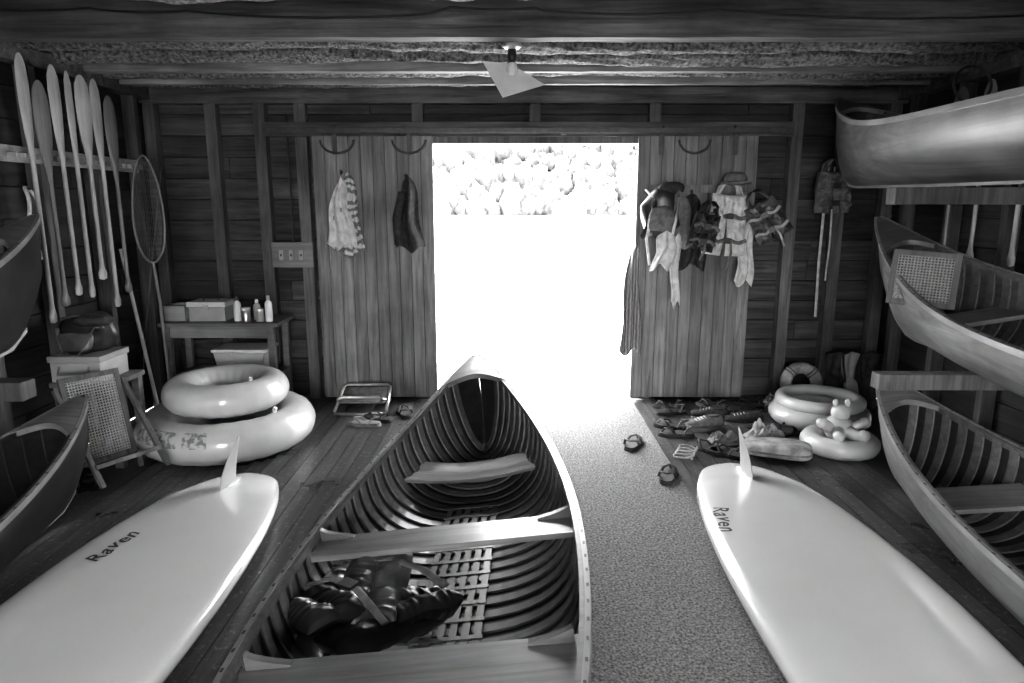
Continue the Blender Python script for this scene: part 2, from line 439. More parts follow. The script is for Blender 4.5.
canoe('wooden_canoe',4.34,1.05,.37,.62,-.235,2.18,.013,-2.0,-7,M_hullM,M_inner,M_rib,sp=.088,
      seats=((1.3,.20,.24,'dish'),(.26,.325,.16,'board'),(-.54,.33,.2,'board')),slats=(-1.03,1.12,.23,6),deckf=.85)
canoe('wooden_canoe',4.9,.88,.33,.66,2.42,2.85,1.70,0,0,M_hullT,M_innerL,M_rib,seats=((1.4,.25,.25,'cane'),(-.4,.31,.09,'plank')))
canoe('wooden_canoe',4.9,.88,.33,.78,2.53,2.15,.745,-.3,-9,M_hullM,M_innerL,M_rib,seats=((1.55,.24,.26,'plank'),(.2,.31,.09,'plank'),(-1.3,.24,.25,'cane')))
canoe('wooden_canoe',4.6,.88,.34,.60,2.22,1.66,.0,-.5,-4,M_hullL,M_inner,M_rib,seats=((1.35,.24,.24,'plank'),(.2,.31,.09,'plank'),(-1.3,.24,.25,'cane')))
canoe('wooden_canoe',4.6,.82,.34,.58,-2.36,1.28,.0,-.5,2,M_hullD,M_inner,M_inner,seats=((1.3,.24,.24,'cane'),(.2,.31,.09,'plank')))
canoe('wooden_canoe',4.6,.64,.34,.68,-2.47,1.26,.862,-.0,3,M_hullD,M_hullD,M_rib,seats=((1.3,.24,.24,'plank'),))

b=B('canoe_rack')
for yy in (3.5,.9):
    for zz,x0 in ((1.605,1.9),(.65,1.92)):
        b.box(x0,XR-.095,yy-.045,yy+.045,zz,zz+.085,M_stud)
    b.box(XR-.2,XR-.11,yy+.05,yy+.14,0,2.38,M_stud)
    b.box(XR-.2,XR-.11,yy-.14,yy-.05,0,2.38,M_stud)
b.finish(bevel=.004)
b=B('canoe_rack')
for yy in (2.9,.6):
    b.box(XL+.095,-2.12,yy-.045,yy+.045,.765,.85,M_stud)
b.finish(bevel=.004)

def cane_panel(b,w,h,mat=M_seat,t=.022):
    b.box(-w/2,-w/2+.03,-t/2,t/2,0,h,mat); b.box(w/2-.03,w/2,-t/2,t/2,0,h,mat)
    b.box(-w/2+.03,w/2-.03,-t/2,t/2,0,.03,mat); b.box(-w/2+.03,w/2-.03,-t/2,t/2,h-.03,h,mat)
    n=int((w-.06)/.016)
    for i in range(n+1):
        xx=-w/2+.03+(w-.06)*i/n; b.box(xx-.0035,xx+.0035,-.003,0,.03,h-.03,M_cane)
    n=int((h-.06)/.016)
    for i in range(n+1):
        zz=.03+(h-.06)*i/n; b.box(-w/2+.03,w/2-.03,0,.003,zz-.0035,zz+.0035,M_cane)
b=B('cane_seat_back'); cane_panel(b,.34,.32,M_darkwoodZ)
b.finish(bevel=.002,matrix=T(2.31,3.84,1.04)@Rz(-26)@Rx(-20)@Ry(4))
b=B('folding_cane_seat'); cane_panel(b,.34,.52,M_stud)
for xx in (-.19,.19):
    b.hexa([(xx-.012,-.27,-.1),(xx+.012,-.27,-.1),(xx+.012,-.24,-.1),(xx-.012,-.24,-.1),(xx-.012,.0,.46),(xx+.012,.0,.46),(xx+.012,.03,.46),(xx-.012,.03,.46)],M_stud)
    b.box(xx-.012,xx+.012,.012,.036,-.1,.0,M_stud)
b.box(-.19,.19,-.235,-.215,-.0,.025,M_stud)
b.finish(bevel=.002,matrix=T(-2.37,3.80,.135)@Rz(60)@Rx(-12))

# ------------------------------------------------------------------ paddle boards
TAB=[(0,0),(.006,.1),(.02,.17),(.05,.225),(.13,.31),(.25,.375),(.4,.41),(.55,.405),(.7,.37),(.82,.29),(.92,.18),(.975,.09),(1,0)]
def hw(v):
    for i in range(len(TAB)-1):
        if v<=TAB[i+1][0]+1e-9:
            a,c=TAB[i],TAB[i+1]; t=(v-a[0])/(c[0]-a[0])
            m=lambda k:(0 if k<=0 else (TAB[min(k+1,len(TAB)-1)][1]-TAB[k-1][1])/(TAB[min(k+1,len(TAB)-1)][0]-TAB[k-1][0]))
            if i==0: return a[1]+(c[1]-a[1])*t**.5
            d=c[0]-a[0]; h00=2*t**3-3*t*t+1; h10=t**3-2*t*t+t; h01=-2*t**3+3*t*t; h11=t**3-t*t
            return max(0,h00*a[1]+h10*d*m(i)+h01*c[1]+h11*d*m(i+1))
    return 0
def text_mesh(name,txt,size,fn,mat,parent,shear=.3):
    cu=bpy.data.curves.new(name,'FONT'); cu.body=txt; cu.size=size; cu.shear=shear; cu.align_x='CENTER'; cu.align_y='CENTER'; cu.resolution_u=4
    cu.offset=.0018; cu.space_character=1.1
    o=bpy.data.objects.new('tmp',cu); scene.collection.objects.link(o)
    bpy.context.view_layer.update()
    dg=bpy.context.evaluated_depsgraph_get(); me=bpy.data.meshes.new_from_object(o.evaluated_get(dg))
    bpy.data.objects.remove(o)
    for v in me.vertices:
        p=v.co.copy(); p.y+=.006*math.sin(p.x*40+1); p.x+=.003*math.sin(p.y*60+p.x*20); v.co=fn(p)
    me.materials.clear(); me.materials.append(mat); me.name=name
    ob=bpy.data.objects.new(name,me); scene.collection.objects.link(ob); ob.parent=parent
def sup(name,cx,ytail,L,yaw,txt_local,txt_dir,finlean):
    b=B(name)
    def cz(v): return .085+.05*(1-(2*v-1)**2)
    def th(v): return .062*min(1,.35+.65*min(1,min(v,1-v)/.12))
    def ztop(x,y):
        v=-y/L; w=max(.001,hw(v)); q=min(.999,abs(x)/w); return cz(v)+th(v)*(1-q**3)**(1/3)
    rings=[]
    for i in range(97):
        t=i/96; v=.5-.5*math.cos(pi*t); w=max(.002,hw(v)); h=th(v)
        rings.append([(math.copysign(abs(math.cos(a))**(2/3),math.cos(a))*w,-v*L,cz(v)+math.copysign(abs(math.sin(a))**(2/3),math.sin(a))*h) for a in [2*pi*j/40 for j in range(40)]])
    b.loft(rings,M_board,True)
    fy=-.3; fz=ztop(0,fy)
    b.box(-.022,.022,fy-.14,fy+.12,fz-.01,fz+.003,M_white)
    fr=[]
    for i in range(15):
        t=i/14; yc=fy+.12*t**1.7; ch=.1*(1-t**2.2)+.012; zz=fz+.24*t
        xo=finlean*t*t
        fr.append([(xo+(.006*(1-t*.6))*math.cos(a),yc+ch*math.sin(a),zz) for a in [2*pi*j/12 for j in range(12)]])
    b.loft(fr,M_grayp,True)
    zmin=min(v.z for v in b.v)
    M=T(cx,ytail,-zmin)@Rz(yaw)
    o=b.finish(matrix=M)
    tx,ty=txt_local; ca,sa=math.cos(math.radians(txt_dir)),math.sin(math.radians(txt_dir))
    def fn(p):
        X=tx+p.x*ca-p.y*sa; Y=ty+p.x*sa+p.y*ca
        return V((X,Y,ztop(X,Y)+.0015))
    text_mesh('lettering','Raven',.105,fn,M_ink,o)
    return o
sup('paddleboard',-1.54,3.78,3.3,0,(-.20,-1.04),82,.03)
sup('paddleboard',1.33,3.94,3.3,-1,(-.30,-.9),-97,-.02)

# ------------------------------------------------------------------ inflatable rings
b=B('inflatable_ring')
b.torus((-1.95,4.5,.132),.445,.13,M_vinyl,96,24,wob=.014)
for (a,w) in ((-118,.3),(-88,.12)):
    def pr(u,v,a=a,w=w):
        th=math.radians(a)+(u-.5)*w*2.2; ph=math.radians(8+45*v); R=.445+.1325*math.cos(ph)
        return V((-1.95+R*math.cos(th),4.5+R*math.sin(th),.132+.1325*math.sin(ph)))
    b.grid(pr,14,8,M_vinylD)
b.tube([(-1.58,4.35,.255),(-1.565,4.345,.29)],.014,M_white,10)
b.finish()
b=B('inflatable_ring')
b.torus((-1.95,4.52,.364),.30,.106,M_vinyl,96,24,wob=.014)
b.tube([(-1.73,4.37,.45),(-1.72,4.365,.49)],.012,M_white,10)
b.finish()

# ------------------------------------------------------------------ paddles & rack on left wall
b=B('paddle_rack')
b.box(XL+.095,XL+.115,3.85,5.25,1.84,1.93,M_lightwoodX)
y=3.9; i=0
while y<5.2:
    b.box(XL+.116,XL+.17,y-.012,y+.012,1.86,1.89,M_lightwoodX); i+=1; y+=.075 if i%2 else .06
b.finish(bevel=.002)
def paddle(x,y,zb,L,mat,ang=0,tilt=0,bw=.066):
    b=B('canoe_paddle')
    prof=[(0,.008,.008),(.008,.034,.012),(.045,.038,.014),(.075,.02,.014),(.11,.013,.013),(L-.58,.013,.013),(L-.5,.024,.013),(L-.4,bw*.72,.009),(L-.28,bw*.95,.007),(L-.15,bw,.006),(L-.06,bw*.86,.005),(L-.015,bw*.5,.004),(L,.012,.003)]
    b.loft([[ (hb*math.cos(a),ha*math.sin(a),z) for a in [2*pi*j/16 for j in range(16)]] for z,ha,hb in prof],mat,True)
    b.finish(matrix=T(x,y,zb)@Rz(ang)@Rx(tilt))
for i,(yy,zb,L,mat,ang) in enumerate([(3.97,.92,1.5,M_lightwoodZ,8),(4.1,1.0,1.3,M_darkwoodZ,-5),(4.235,1.05,1.36,M_lightwoodZ,5),(4.37,1.02,1.38,M_lightwoodZ,12),(4.505,1.12,1.28,M_lightwoodZ,-8),(4.64,.92,1.48,M_lightwoodZ,3),(4.79,1.0,1.32,M_darkwoodZ,-4)]):
    paddle(XL+.2,yy,zb,L,mat,ang,0,.066 if i!=3 else .058)
paddle(XR-.18,4.35,1.25,1.1,M_lightwoodZ,0,0); paddle(XR-.18,4.62,1.2,1.15,M_darkwoodZ,10,0)
paddle(XR-.17,4.0,1.25,1.1,M_lightwoodZ,-8,0)
b=B('landing_net')
c=V((-2.64,5.04,1.57)); pts=[]
for i in range(40):
    a=2*pi*i/40; pts.append(c+V((.085*math.sin(a)*(1-.25*math.cos(a)),.05*math.sin(a),.38*math.cos(a))))
b.tube(pts,.009,M_darkwoodZ,8,True,up=(0,1,0))
b.tube([(-2.64,5.04,1.19),(-2.62,5.04,.9),(-2.6,5.02,.32),(-2.59,5.0,.01)],.012,M_darkwoodZ,8)
for sgn in (1,-1):
    for i in range(12):
        off=(i-5.5)/6
        pts=[]
        for k in range(17):
            zz=-.36+.72*k/16; w=.08*math.sqrt(max(0,1-(zz/.38)**2)); q=off+sgn*zz*2.2
            q=max(-1,min(1,((q+1)%2)-1)); pts.append((q,c+V((w*q,.05*(1-q*q)+.03*q,zz))))
        run=[]
        for a_,p_ in pts:
            if run and abs(a_-run[-1][0])>.7:
                if len(run)>1: b.tube([r_[1] for r_ in run],.0015,M_fabM,4)
                run=[]
            run.append((a_,p_))
        if len(run)>1: b.tube([r_[1] for r_ in run],.0015,M_fabM,4)
b.finish()
b=B('boat_hook'); b.tube([(-2.76,4.85,1.3),(-2.66,4.95,.06)],.013,M_lightwoodZ,10)
b.tube([(-2.66,4.95,.06),(-2.655,4.97,.02),(-2.7,4.96,.018),(-2.78,4.93,.02)],.009,M_metal,8); b.finish()
b=B('fishing_rod'); b.tube([(-2.82,5.0,.02),(-2.8,5.1,.6),(-2.74,5.5,1.9)],[.012,.008,.003],M_darkwoodZ,8); b.tube([(-2.82,5.0,.02),(-2.817,5.005,.12)],.016,M_cane,8); b.finish()
b=B('white_rope_loop'); b.tube([(-2.75+.02*math.sin(3*a),3.98+.045*math.cos(a),1.5+.2*math.sin(a)) for a in [2*pi*i/30 for i in range(30)]],.011,M_fabL,8,True,up=(1,0,0)); b.tube([(-2.74,3.98,1.69),(-2.805,3.98,1.72)],.006,M_steelD,6); b.finish()

# ------------------------------------------------------------------ bench at the left of far wall
b=B('work_table')
b.box(-2.70,-1.79,5.12,5.55,.69,.72,M_shelf)
b.box(-2.66,-1.83,5.16,5.19,.6,.69,M_shelf)
for xx in (-2.68,-1.88):
    for yy in (5.15,5.48): b.box(xx,xx+.05,yy,yy+.05,0,.69,M_shelf)
b.box(-2.64,-1.83,5.14,5.53,.28,.3,M_shelf)
b.finish(bevel=.003)
b=B('storage_tub'); 
b.hexa([(-2.28,5.17,.303),(-1.95,5.17,.303),(-1.95,5.43,.303),(-2.28,5.43,.303),(-2.32,5.17,.48),(-1.92,5.17,.48),(-1.92,5.45,.48),(-2.32,5.45,.48)],M_lid)
b.box(-2.335,-1.905,5.165,5.465,.48,.505,M_white); b.finish(bevel=.008)
b=B('tackle_box'); b.box(-2.5,-2.22,5.22,5.44,.721,.83,M_grayp); b.box(-2.51,-2.21,5.21,5.45,.833,.87,M_white); b.tube([(-2.42,5.32,.87),(-2.42,5.32,.9),(-2.3,5.32,.9),(-2.3,5.32,.87)],.007,M_black,6)
b.box(-2.38,-2.34,5.2,5.21,.81,.85,M_metal); b.finish(bevel=.006)
b=B('cardboard_box'); b.box(-2.69,-2.53,5.22,5.44,.721,.84,M_ply); b.box(-2.69,-2.53,5.32,5.34,.84,.843,M_fabL); b.finish(bevel=.003)
def bottle(name,x,y,z,r,h,m1,m2):
    b=B(name); prof=[(0,r*.9),(.01,r),(h*.66,r),(h*.76,r*.8),(h*.8,r*.42),(h*.84,r*.4)]
    b.loft([[ (x+rr*math.cos(2*pi*j/18),y+rr*math.sin(2*pi*j/18),z+zz) for j in range(18)] for zz,rr in prof],m1,True)
    b.loft([[ (x+rr*math.cos(2*pi*j/18),y+rr*math.sin(2*pi*j/18),z+zz) for j in range(18)] for zz,rr in [(h*.84,r*.5),(h,r*.45)]],m2,True)
    b.finish()
bottle('sunscreen_bottle',-2.13,5.24,.721,.03,.19,M_white,M_black)
bottle('sunscreen_bottle',-1.88,5.22,.721,.028,.2,M_white,M_grayp)
bottle('spray_bottle',-2.0,5.3,.721,.026,.16,M_grayp,M_white)
def jar(name,x,y,z,r,h,m1,m2):
    b=B(name)
    b.loft([[ (x+rr*math.cos(2*pi*j/20),y+rr*math.sin(2*pi*j/20),z+zz) for j in range(20)] for zz,rr in [(0,r*.95),(.006,r),(h*.8,r),(h*.82,r*.93)]],m1,True)
    b.loft([[ (x+rr*math.cos(2*pi*j/20),y+rr*math.sin(2*pi*j/20),z+zz) for j in range(20)] for zz,rr in [(h*.82,r*1.04),(h,r*1.04)]],m2,True)
    b.finish(bevel=.001)
jar('tin_can',-2.05,5.2,.721,.035,.11,M_metal,M_white); jar('glass_jar',-1.95,5.22,.721,.032,.1,M_grayp,M_metal)
b=B('electrical_panel'); b.box(-1.93,-1.6,5.52,5.565,1.11,1.31,M_shelf)
for xx in (-1.87,-1.79,-1.71): b.box(xx,xx+.035,5.508,5.52,1.17,1.25,M_grayp); b.box(xx+.012,xx+.022,5.5,5.508,1.2,1.22,M_black)
b.tube([(-1.76,5.55,1.31),(-1.76,5.555,1.7),(-1.76,5.56,2.3)],.008,M_wire,6); b.finish(bevel=.002)

# ------------------------------------------------------------------ left foreground stand + box + bag
b=B('wooden_stand'); b.box(-2.79,-2.40,3.98,4.34,.52,.55,M_shelf)
for xx in (-2.78,-2.46):
    for yy in (4.0,4.27): b.box(xx,xx+.05,yy,yy+.05,0,.52,M_shelf)
b.box(-2.76,-2.42,4.01,4.03,.2,.26,M_shelf); b.finish(bevel=.003)
b=B('cooler_box'); b.box(-2.78,-2.48,4.0,4.3,.551,.67,M_lid); b.box(-2.79,-2.47,3.99,4.31,.673,.71,M_grayp); b.tube([(-2.72,3.99,.65),(-2.72,3.965,.61),(-2.54,3.965,.61),(-2.54,3.99,.65)],.008,M_grayp,8); b.finish(bevel=.012)
b=B('duffel_bag'); 
b.puff((-2.61,4.14,.825),(.3,.24,.21),M_nylon,3.4,nz=.035,seed=3,nu=40,nv=28,ns=9)
b.puff((-2.62,4.01,.80),(.2,.07,.13),M_nylonM,3.4,nz=.02,seed=5,ns=10)
b.puff((-2.55,4.1,.92),(.2,.2,.09),M_fabD,2.6,nz=.03,seed=8,ns=9)
b.tube([(-2.72,4.02,.88),(-2.7,3.99,.8),(-2.66,3.96,.73),(-2.58,3.965,.725),(-2.53,3.99,.8),(-2.51,4.03,.88)],.012,M_fabM,8,flat=.35)
b.tube([(-2.73,4.1,.93),(-2.62,4.03,.955),(-2.5,4.07,.93)],.014,M_fabM,8,flat=.4)
b.finish()

# ------------------------------------------------------------------ hanging cloth
def hang(b,x,y,z0,z1,w0,w1,nf,dep,mat,seed=0,skew=0,pw=.6,hem=.05,nu=40,nv=30):
    def fn(u,v):
        w=w0+(w1-w0)*v**pw
        xx=x+(u-.5)*w+skew*v+.012*math.sin(7*v+seed)
        f=.5+.5*math.sin(2*pi*nf*u+seed+1.2*math.sin(2.5*v+seed))
        f2=noise.noise(V((u*3+seed,v*3,seed)))*.5
        yy=y-.012-dep*(.35+.65*min(1,v*2))*max(0,(f*.8+f2*.5+.1))-(.03*(1-abs(2*u-1)))*(1-v)
        zz=z0+(z1-z0)*v+hem*v*math.sin(2*pi*u*1.3+seed)*.6-.04*abs(2*u-1)*(1-v)
        return V((xx,min(y-.006,yy),zz))
    b.grid(fn,nu,nv,mat)
def hook(b,x,y,z):
    b.tube([(x,y,z+.03),(x,y-.03,z+.02),(x,y-.05,z+.01),(x,y-.05,z+.04)],.005,M_steelD,6)
YD=YB-.152
b=B('beach_towel'); hook(b,-1.33,YD,1.83); hang(b,-1.29,YD-.008,1.86,1.22,.05,.25,3.2,.07,M_stripe,1.0,.0); hang(b,-1.33,YD-.06,1.82,1.28,.04,.23,2.4,.04,M_fabL,2.0,-.01); b.finish(solid=.005)
b=B('rain_jacket'); hook(b,-.83,YD,1.8); hang(b,-.82,YD-.008,1.84,1.26,.04,.22,1.6,.08,M_fabD,.5,.01,.45)
b.tube([(-.86,YD-.04,1.7),(-.9,YD-.07,1.5),(-.9,YD-.06,1.3)],[.028,.038,.03],M_fabD,10); b.finish(solid=.004)
b=B('rope_loop')
for xx in (-1.36,-.8):
    b.tube([(xx+.13*math.cos(a),YD-.012,2.1+.1*math.sin(a)) for a in [pi+pi*i/16 for i in range(17)]],.01,M_steelD,6)
b.finish()
b=B('rope_loop'); b.tube([(1.42+.12*math.cos(a),YD-.012,2.1+.1*math.sin(a)) for a in [pi+pi*i/16 for i in range(17)]],.01,M_steelD,6); b.finish()

b=B('long_towel'); hook(b,.99,YD,1.26); hang(b,.98,YD-.008,1.3,.42,.05,.18,2.4,.05,M_stripe2,2.4,-.02,.5); b.finish(solid=.006)
b=B('coat_rail'); b.box(1.05,1.9,YD-.022,YD-.001,1.7,1.76,M_door); b.finish(bevel=.002)
YR=YD-.03
b=B('backpack'); hook(b,1.2,YR,1.75)
b.puff((1.15,YR-.14,1.56),(.28,.2,.36),M_nylon,3,nz=.05,seed=2,nu=32,nv=20,ns=6); b.puff((1.12,YR-.25,1.5),(.2,.09,.2),M_fabM,3,nz=.03,seed=4,ns=7)
b.puff((1.2,YR-.14,1.72),(.22,.18,.12),M_fabD,2.4,nz=.04,seed=9)
for xx in (1.04,1.23): b.tube([(xx,YR-.05,1.72),(xx+.02,YR-.23,1.66),(xx,YR-.28,1.5),(xx-.02,YR-.25,1.35),(xx+.02,YR-.2,1.15)],.012,M_fabL,8,flat=.4)
hang(b,1.26,YR-.18,1.72,1.3,.06,.2,1.5,.07,M_fabM,6.1,.03,.4)
hang(b,1.08,YR-.2,1.66,1.38,.05,.14,1.5,.05,M_fabD,3.3,-.03,.4)
b.finish()
b=B('light_towel'); hang(b,1.17,YR-.27,1.42,1.14,.12,.17,2,.04,M_fabL,4.4,-.03,.4); hang(b,1.24,YR-.26,1.4,.85,.04,.07,1,.03,M_fabL,1.4,-.0,.4); b.finish(solid=.005)
b=B('dark_jacket'); hook(b,1.4,YR,1.68); hang(b,1.4,YR-.004,1.7,1.12,.1,.26,2.2,.1,M_fabD,3.1,.0,.4); b.finish(solid=.005)
def vest(name,x,y,z,w,h,m1,m2,seed,M=Matrix.Identity(4),k=2):
    b=B(name); b.M=T(x,y,z)@M
    for sx in (-1,1):
        b.quilt((sx*w*.26,-.07,-h*.5),w*.52,h,.09,1,m1,M=(Rz(0)@Rx(90)@Rz(sx*4)).to_3x3(),seed=seed+sx,wr=.02)
        b.tube([(sx*w*.3,-.07,-.0),(sx*w*.24,-.08,.06),(sx*w*.1,-.04,.09),(sx*w*.24,.0,.06),(sx*w*.3,-.02,-.05)],.022,m1,8,flat=.5)
    b.quilt((0,.0,-h*.45),w*.9,h*.9,.06,3,m2,M=Rx(90).to_3x3(),seed=seed+5,wr=.02)
    for zz in (-.35,-.75):
        b.tube([(w*(-.52+1.04*i/10),-.125-.01*math.sin(i),h*zz+.012*math.sin(i*1.3+seed)) for i in range(11)],.014,m2,6,flat=.25,up=(0,1,0)); b.box(-.025,.025,-.145,-.13,h*zz-.02,h*zz+.02,M_black)
    b.tube([(w*.1,-.13,-h*.75),(w*.14,-.14,-h*.95),(w*.08,-.13,-h*1.25)],.009,m2,6,flat=.4)
    return b.finish()
vest('life_jacket',1.66,YR-.1,1.68,.29,.46,M_fabL,M_fabM,1,Ry(4))
vest('life_jacket',1.88,YR-.16,1.62,.24,.3,M_nylonM,M_fabG,7,Rz(-20)@Ry(-30))
vest('life_jacket',1.48,YR-.2,1.54,.19,.28,M_nylon,M_fabM,17,Ry(14))
b=B('white_towel'); hang(b,1.83,YR-.1,1.5,1.0,.06,.14,2,.05,M_fabL,2.2,-.03,.4); b.finish(solid=.005)
b=B('sun_hat'); b.torus((1.70,YR-.15,1.77),.1,.02,M_fabM,24,8,flat=.5); b.puff((1.70,YR-.15,1.8),(.17,.17,.1),M_fabM,2.2); b.finish()
vest('life_jacket',2.5,YB-.15,1.86,.25,.32,M_fabM,M_nylonM,11)
b=B('life_jacket_strap'); b.tube([(2.5,YB-.10,1.9),(2.49,YB-.10,1.2),(2.5,YB-.10,.7)],.012,M_fabL,6,flat=.4); b.tube([(2.55,YB-.10,1.9),(2.565,YB-.1,1.3),(2.555,YB-.1,1.0)],.008,M_fabL,6,flat=.4); b.finish()

# ------------------------------------------------------------------ sandals & floor clutter
def sandal(x,y,ang,m=M_rubber,L=.26,name='sandal'):
    b=B(name)
    def outl(t): return .02+.028*math.sin(pi*min(1,t*1.02))**.5+.012*math.exp(-((t-.72)/.2)**2)
    for z0,z1,mm,sc in ((0,.014,m,1.0),(.0145,.026,m,.96)):
        N=24; ring=[]
        for i in range(N+1):
            t=i/N; ring.append((outl(t)*sc if 0<i<N else .012, (t-.5)*L*sc))
        pts=[(px,py) for px,py in ring]+[(-px,py) for px,py in ring[::-1]]
        b.loft([[(p[0],p[1],z0) for p in pts],[(p[0],p[1],z1) for p in pts]],mm,False)
    b.tube([(-.05,.0,.02),(-.035,.035,.05),(0,.075,.055),(.035,.035,.05),(.05,.0,.02)],.011,m,8,flat=.5)
    b.tube([(0,.1,.022),(0,.085,.04),(0,.07,.055)],.006,m,8)
    b.tube([(-.05,-.05,.02),(-.04,-.07,.06),(0,-.115,.07),(.04,-.07,.06),(.05,-.05,.02)],.009,m,8,flat=.5)
    b.finish(matrix=T(x,y,.013 if -.1<x<1.1 else 0)@Rz(ang))
def shoe(x,y,ang,m,z=0):
    b=B('sneaker')
    R=[]
    for i in range(17):
        t=i/16; w=.03+.02*math.sin(pi*t)**.6; h=.085 if t<.45 else .085-.045*((t-.45)/.55)**.8
        if t<.05: h*=.8
        R.append([(w*math.copysign(abs(math.cos(a))**.7,math.cos(a)),(t-.5)*.27,.02+max(0,h)*(.5+.5*math.sin(a))) for a in [2*pi*j/16 for j in range(16)]])
    b.loft(R,m,True)
    pts=[(.05*math.cos(a)*(1),.138*math.sin(a)) for a in [2*pi*j/28 for j in range(28)]]
    b.loft([[(p[0]*1.05,p[1],0) for p in pts],[(p[0]*1.05,p[1],.024) for p in pts]],M_rubberM,False)
    b.tube([(.03*math.cos(a),-.06+.05*math.sin(a),.1) for a in [2*pi*j/14 for j in range(14)]],.008,M_fabD,6,True)
    for k in range(4): b.tube([(-.025,.0+k*.022,.093-k*.006),(0,.004+k*.022,.1-k*.007),(.025,.0+k*.022,.093-k*.006)],.003,M_fabL,5)
    b.finish(matrix=T(x,y,z)@Rz(ang))
for (x,y,a,m) in [(.82,4.38,-25,M_rubber),(.93,3.83,-20,M_rubber),(1.17,4.80,70,M_rubber),(1.26,5.3,75,M_rubber),(1.16,4.62,85,M_rubber),(1.25,5.14,100,M_rubber),(1.62,5.34,60,M_fabM),(1.86,5.1,15,M_rubber),(1.58,5.16,75,M_rubber),(1.95,5.38,85,M_rubber),(-1.02,4.98,60,M_rubber),(-1.1,4.86,80,M_rubberM),(-.84,5.12,20,M_rubber),(1.3,4.32,30,M_rubber),(1.4,4.24,40,M_rubber),(2.0,4.72,-30,M_rubber)]:
    sandal(x,y,a,m)
for (x,y,a,m) in [(1.5,4.98,65,M_fabD),(1.72,4.86,80,M_fabD),(1.4,4.76,100,M_fabM)]: shoe(x,y,a,m)
def pile(name,x,y,w,d,h,mat,seed,z=0):
    b=B(name)
    def fn(u,v):
        a=2*pi*u if u<1 else 0; r=v; e=.85+.25*noise.noise(V((math.cos(a)*1.5+seed,math.sin(a)*1.5,seed)))
        hx=(1-r**3)
        fo=abs(noise.noise(V((r*math.cos(a)*1.6+seed,r*math.sin(a)*3.2,seed*2))))+.5*abs(noise.noise(V((r*math.cos(a)*5+seed,r*math.sin(a)*5,seed*3))))
        zz=h*hx*(.35+1.1*fo)+.006
        return V((x+w/2*r*e*math.cos(a),y+d/2*r*e*math.sin(a),z+zz))
    b.grid(fn,72,30,mat); b.finish(solid=.004)
pile('crumpled_towel',1.78,4.56,.36,.26,.09,M_fabG,3); pile('crumpled_towel',2.12,5.36,.2,.12,.08,M_stripe,5)
pile('crumpled_towel',1.47,4.48,.3,.2,.07,M_fabM,8)
b=B('seat_cushion'); b.M=T(1.72,4.2,.056)@Rz(-18); b.puff((0,0,0),(.42,.24,.085),M_fabG,4,nz=.012,seed=2,nu=32)
b.tube([(.2*math.copysign(abs(math.cos(a))**.5,math.cos(a)),.115*math.copysign(abs(math.sin(a))**.5,math.sin(a)),0) for a in [2*pi*j/40 for j in range(40)]],.008,M_fabM,6,True); b.finish()
b=B('rope_coil')
pts=[(1.09+.06*math.cos(a)+.004*a,4.13+.035*a/(2*pi)*1.6+.06*math.sin(a),.01+.0035*(a%6.28)) for a in [2*pi*3.5*i/90 for i in range(91)]]
b.tube(pts,.007,M_rope,6); b.finish()
b=B('life_ring'); Mr=Rx(74)
b.torus((2.36,5.4,.18),.125,.048,M_fabG,48,16,M=Mr)
for k in range(4):
    a=pi/4+k*pi/2
    for dd in (-.1,.1):
        cc=V((2.36,5.4,.18))+Mr@V((.125*math.cos(a+dd),.125*math.sin(a+dd),0)); tt=Mr@V((-math.sin(a),math.cos(a),0)); rr=Mr@V((math.cos(a),math.sin(a),0)); nn=Mr@V((0,0,1))
        b.tube([cc+rr*.05*math.cos(q)+nn*.05*math.sin(q) for q in [2*pi*i/14 for i in range(14)]],.006,M_fabM,6,True,up=tt)
b.finish()
def swimfin(x,y,ang,m,lean):
    b=B('swim_fin')
    def fn(u,v):
        w=.04+.05*v**.9
        return V(((u-.5)*2*w+.05*v*v,.02*math.sin(v*2)+.006*math.cos(u*4*pi),.2+.26*v-.03*abs(2*u-1)*v))
    b.grid(fn,16,16,m)
    b.tube([(0,-.02,.0),(0,-.02,.03),(0,-.015,.12),(0,0,.2),(0,.01,.25)],[.035,.048,.05,.05,.03],m,14)
    for sx in(-1,1): b.tube([(sx*.04,.0,.2),(sx*.06+.02,.018,.34),(sx*.085+.05,.02,.44)],.007,M_fabD,6)
    b.finish(solid=.006,matrix=T(x,y,0)@Rz(ang)@Rx(lean))
swimfin(2.58,5.3,-10,M_fabD,-12); swimfin(2.72,5.26,12,M_grayp,-12); swimfin(2.86,5.28,4,M_fabD,-10)
b=B('inflatable_pool'); b.torus((2.3,4.92,.075),.28,.075,M_vinyl,64,16,wob=.02); b.torus((2.3,4.92,.18),.27,.045,M_vinyl,64,16,wob=.02)
def fl(u,v): return V((2.3+.28*v*math.cos(2*pi*u),4.92+.28*v*math.sin(2*pi*u),.03+.01*math.sin(9*u*2*pi)*v))
b.grid(fl,32,6,M_stripe2); b.finish()
b=B('inflatable_toy'); X,Y=2.17,4.31
b.torus((X,Y,.065),.18,.065,M_vinyl,48,16,wob=.02)
b.puff((X,Y+.02,.15),(.17,.17,.18),M_vinyl,2.2,nz=.01); b.puff((X,Y+.02,.26),(.12,.11,.11),M_vinyl,2.2)
for sx,sy,sz in ((-.14,-.03,.17),(.14,-.03,.17),(-.08,-.15,.12),(.08,-.15,.12)):
    b.tube([(X+sx*.4,Y+sy*.4+.02,.15),(X+sx*.8,Y+sy*.8,sz+.02),(X+sx,Y+sy,sz+.03)],[.04,.035,.03],M_vinyl,12); b.puff((X+sx,Y+sy,sz+.035),(.075,.075,.075),M_vinyl,2)
for sx in (-.04,.04): b.puff((X+sx,Y+.02,.325),(.035,.03,.06),M_vinyl,2)
b.finish()
b=B('folding_beach_chair'); 
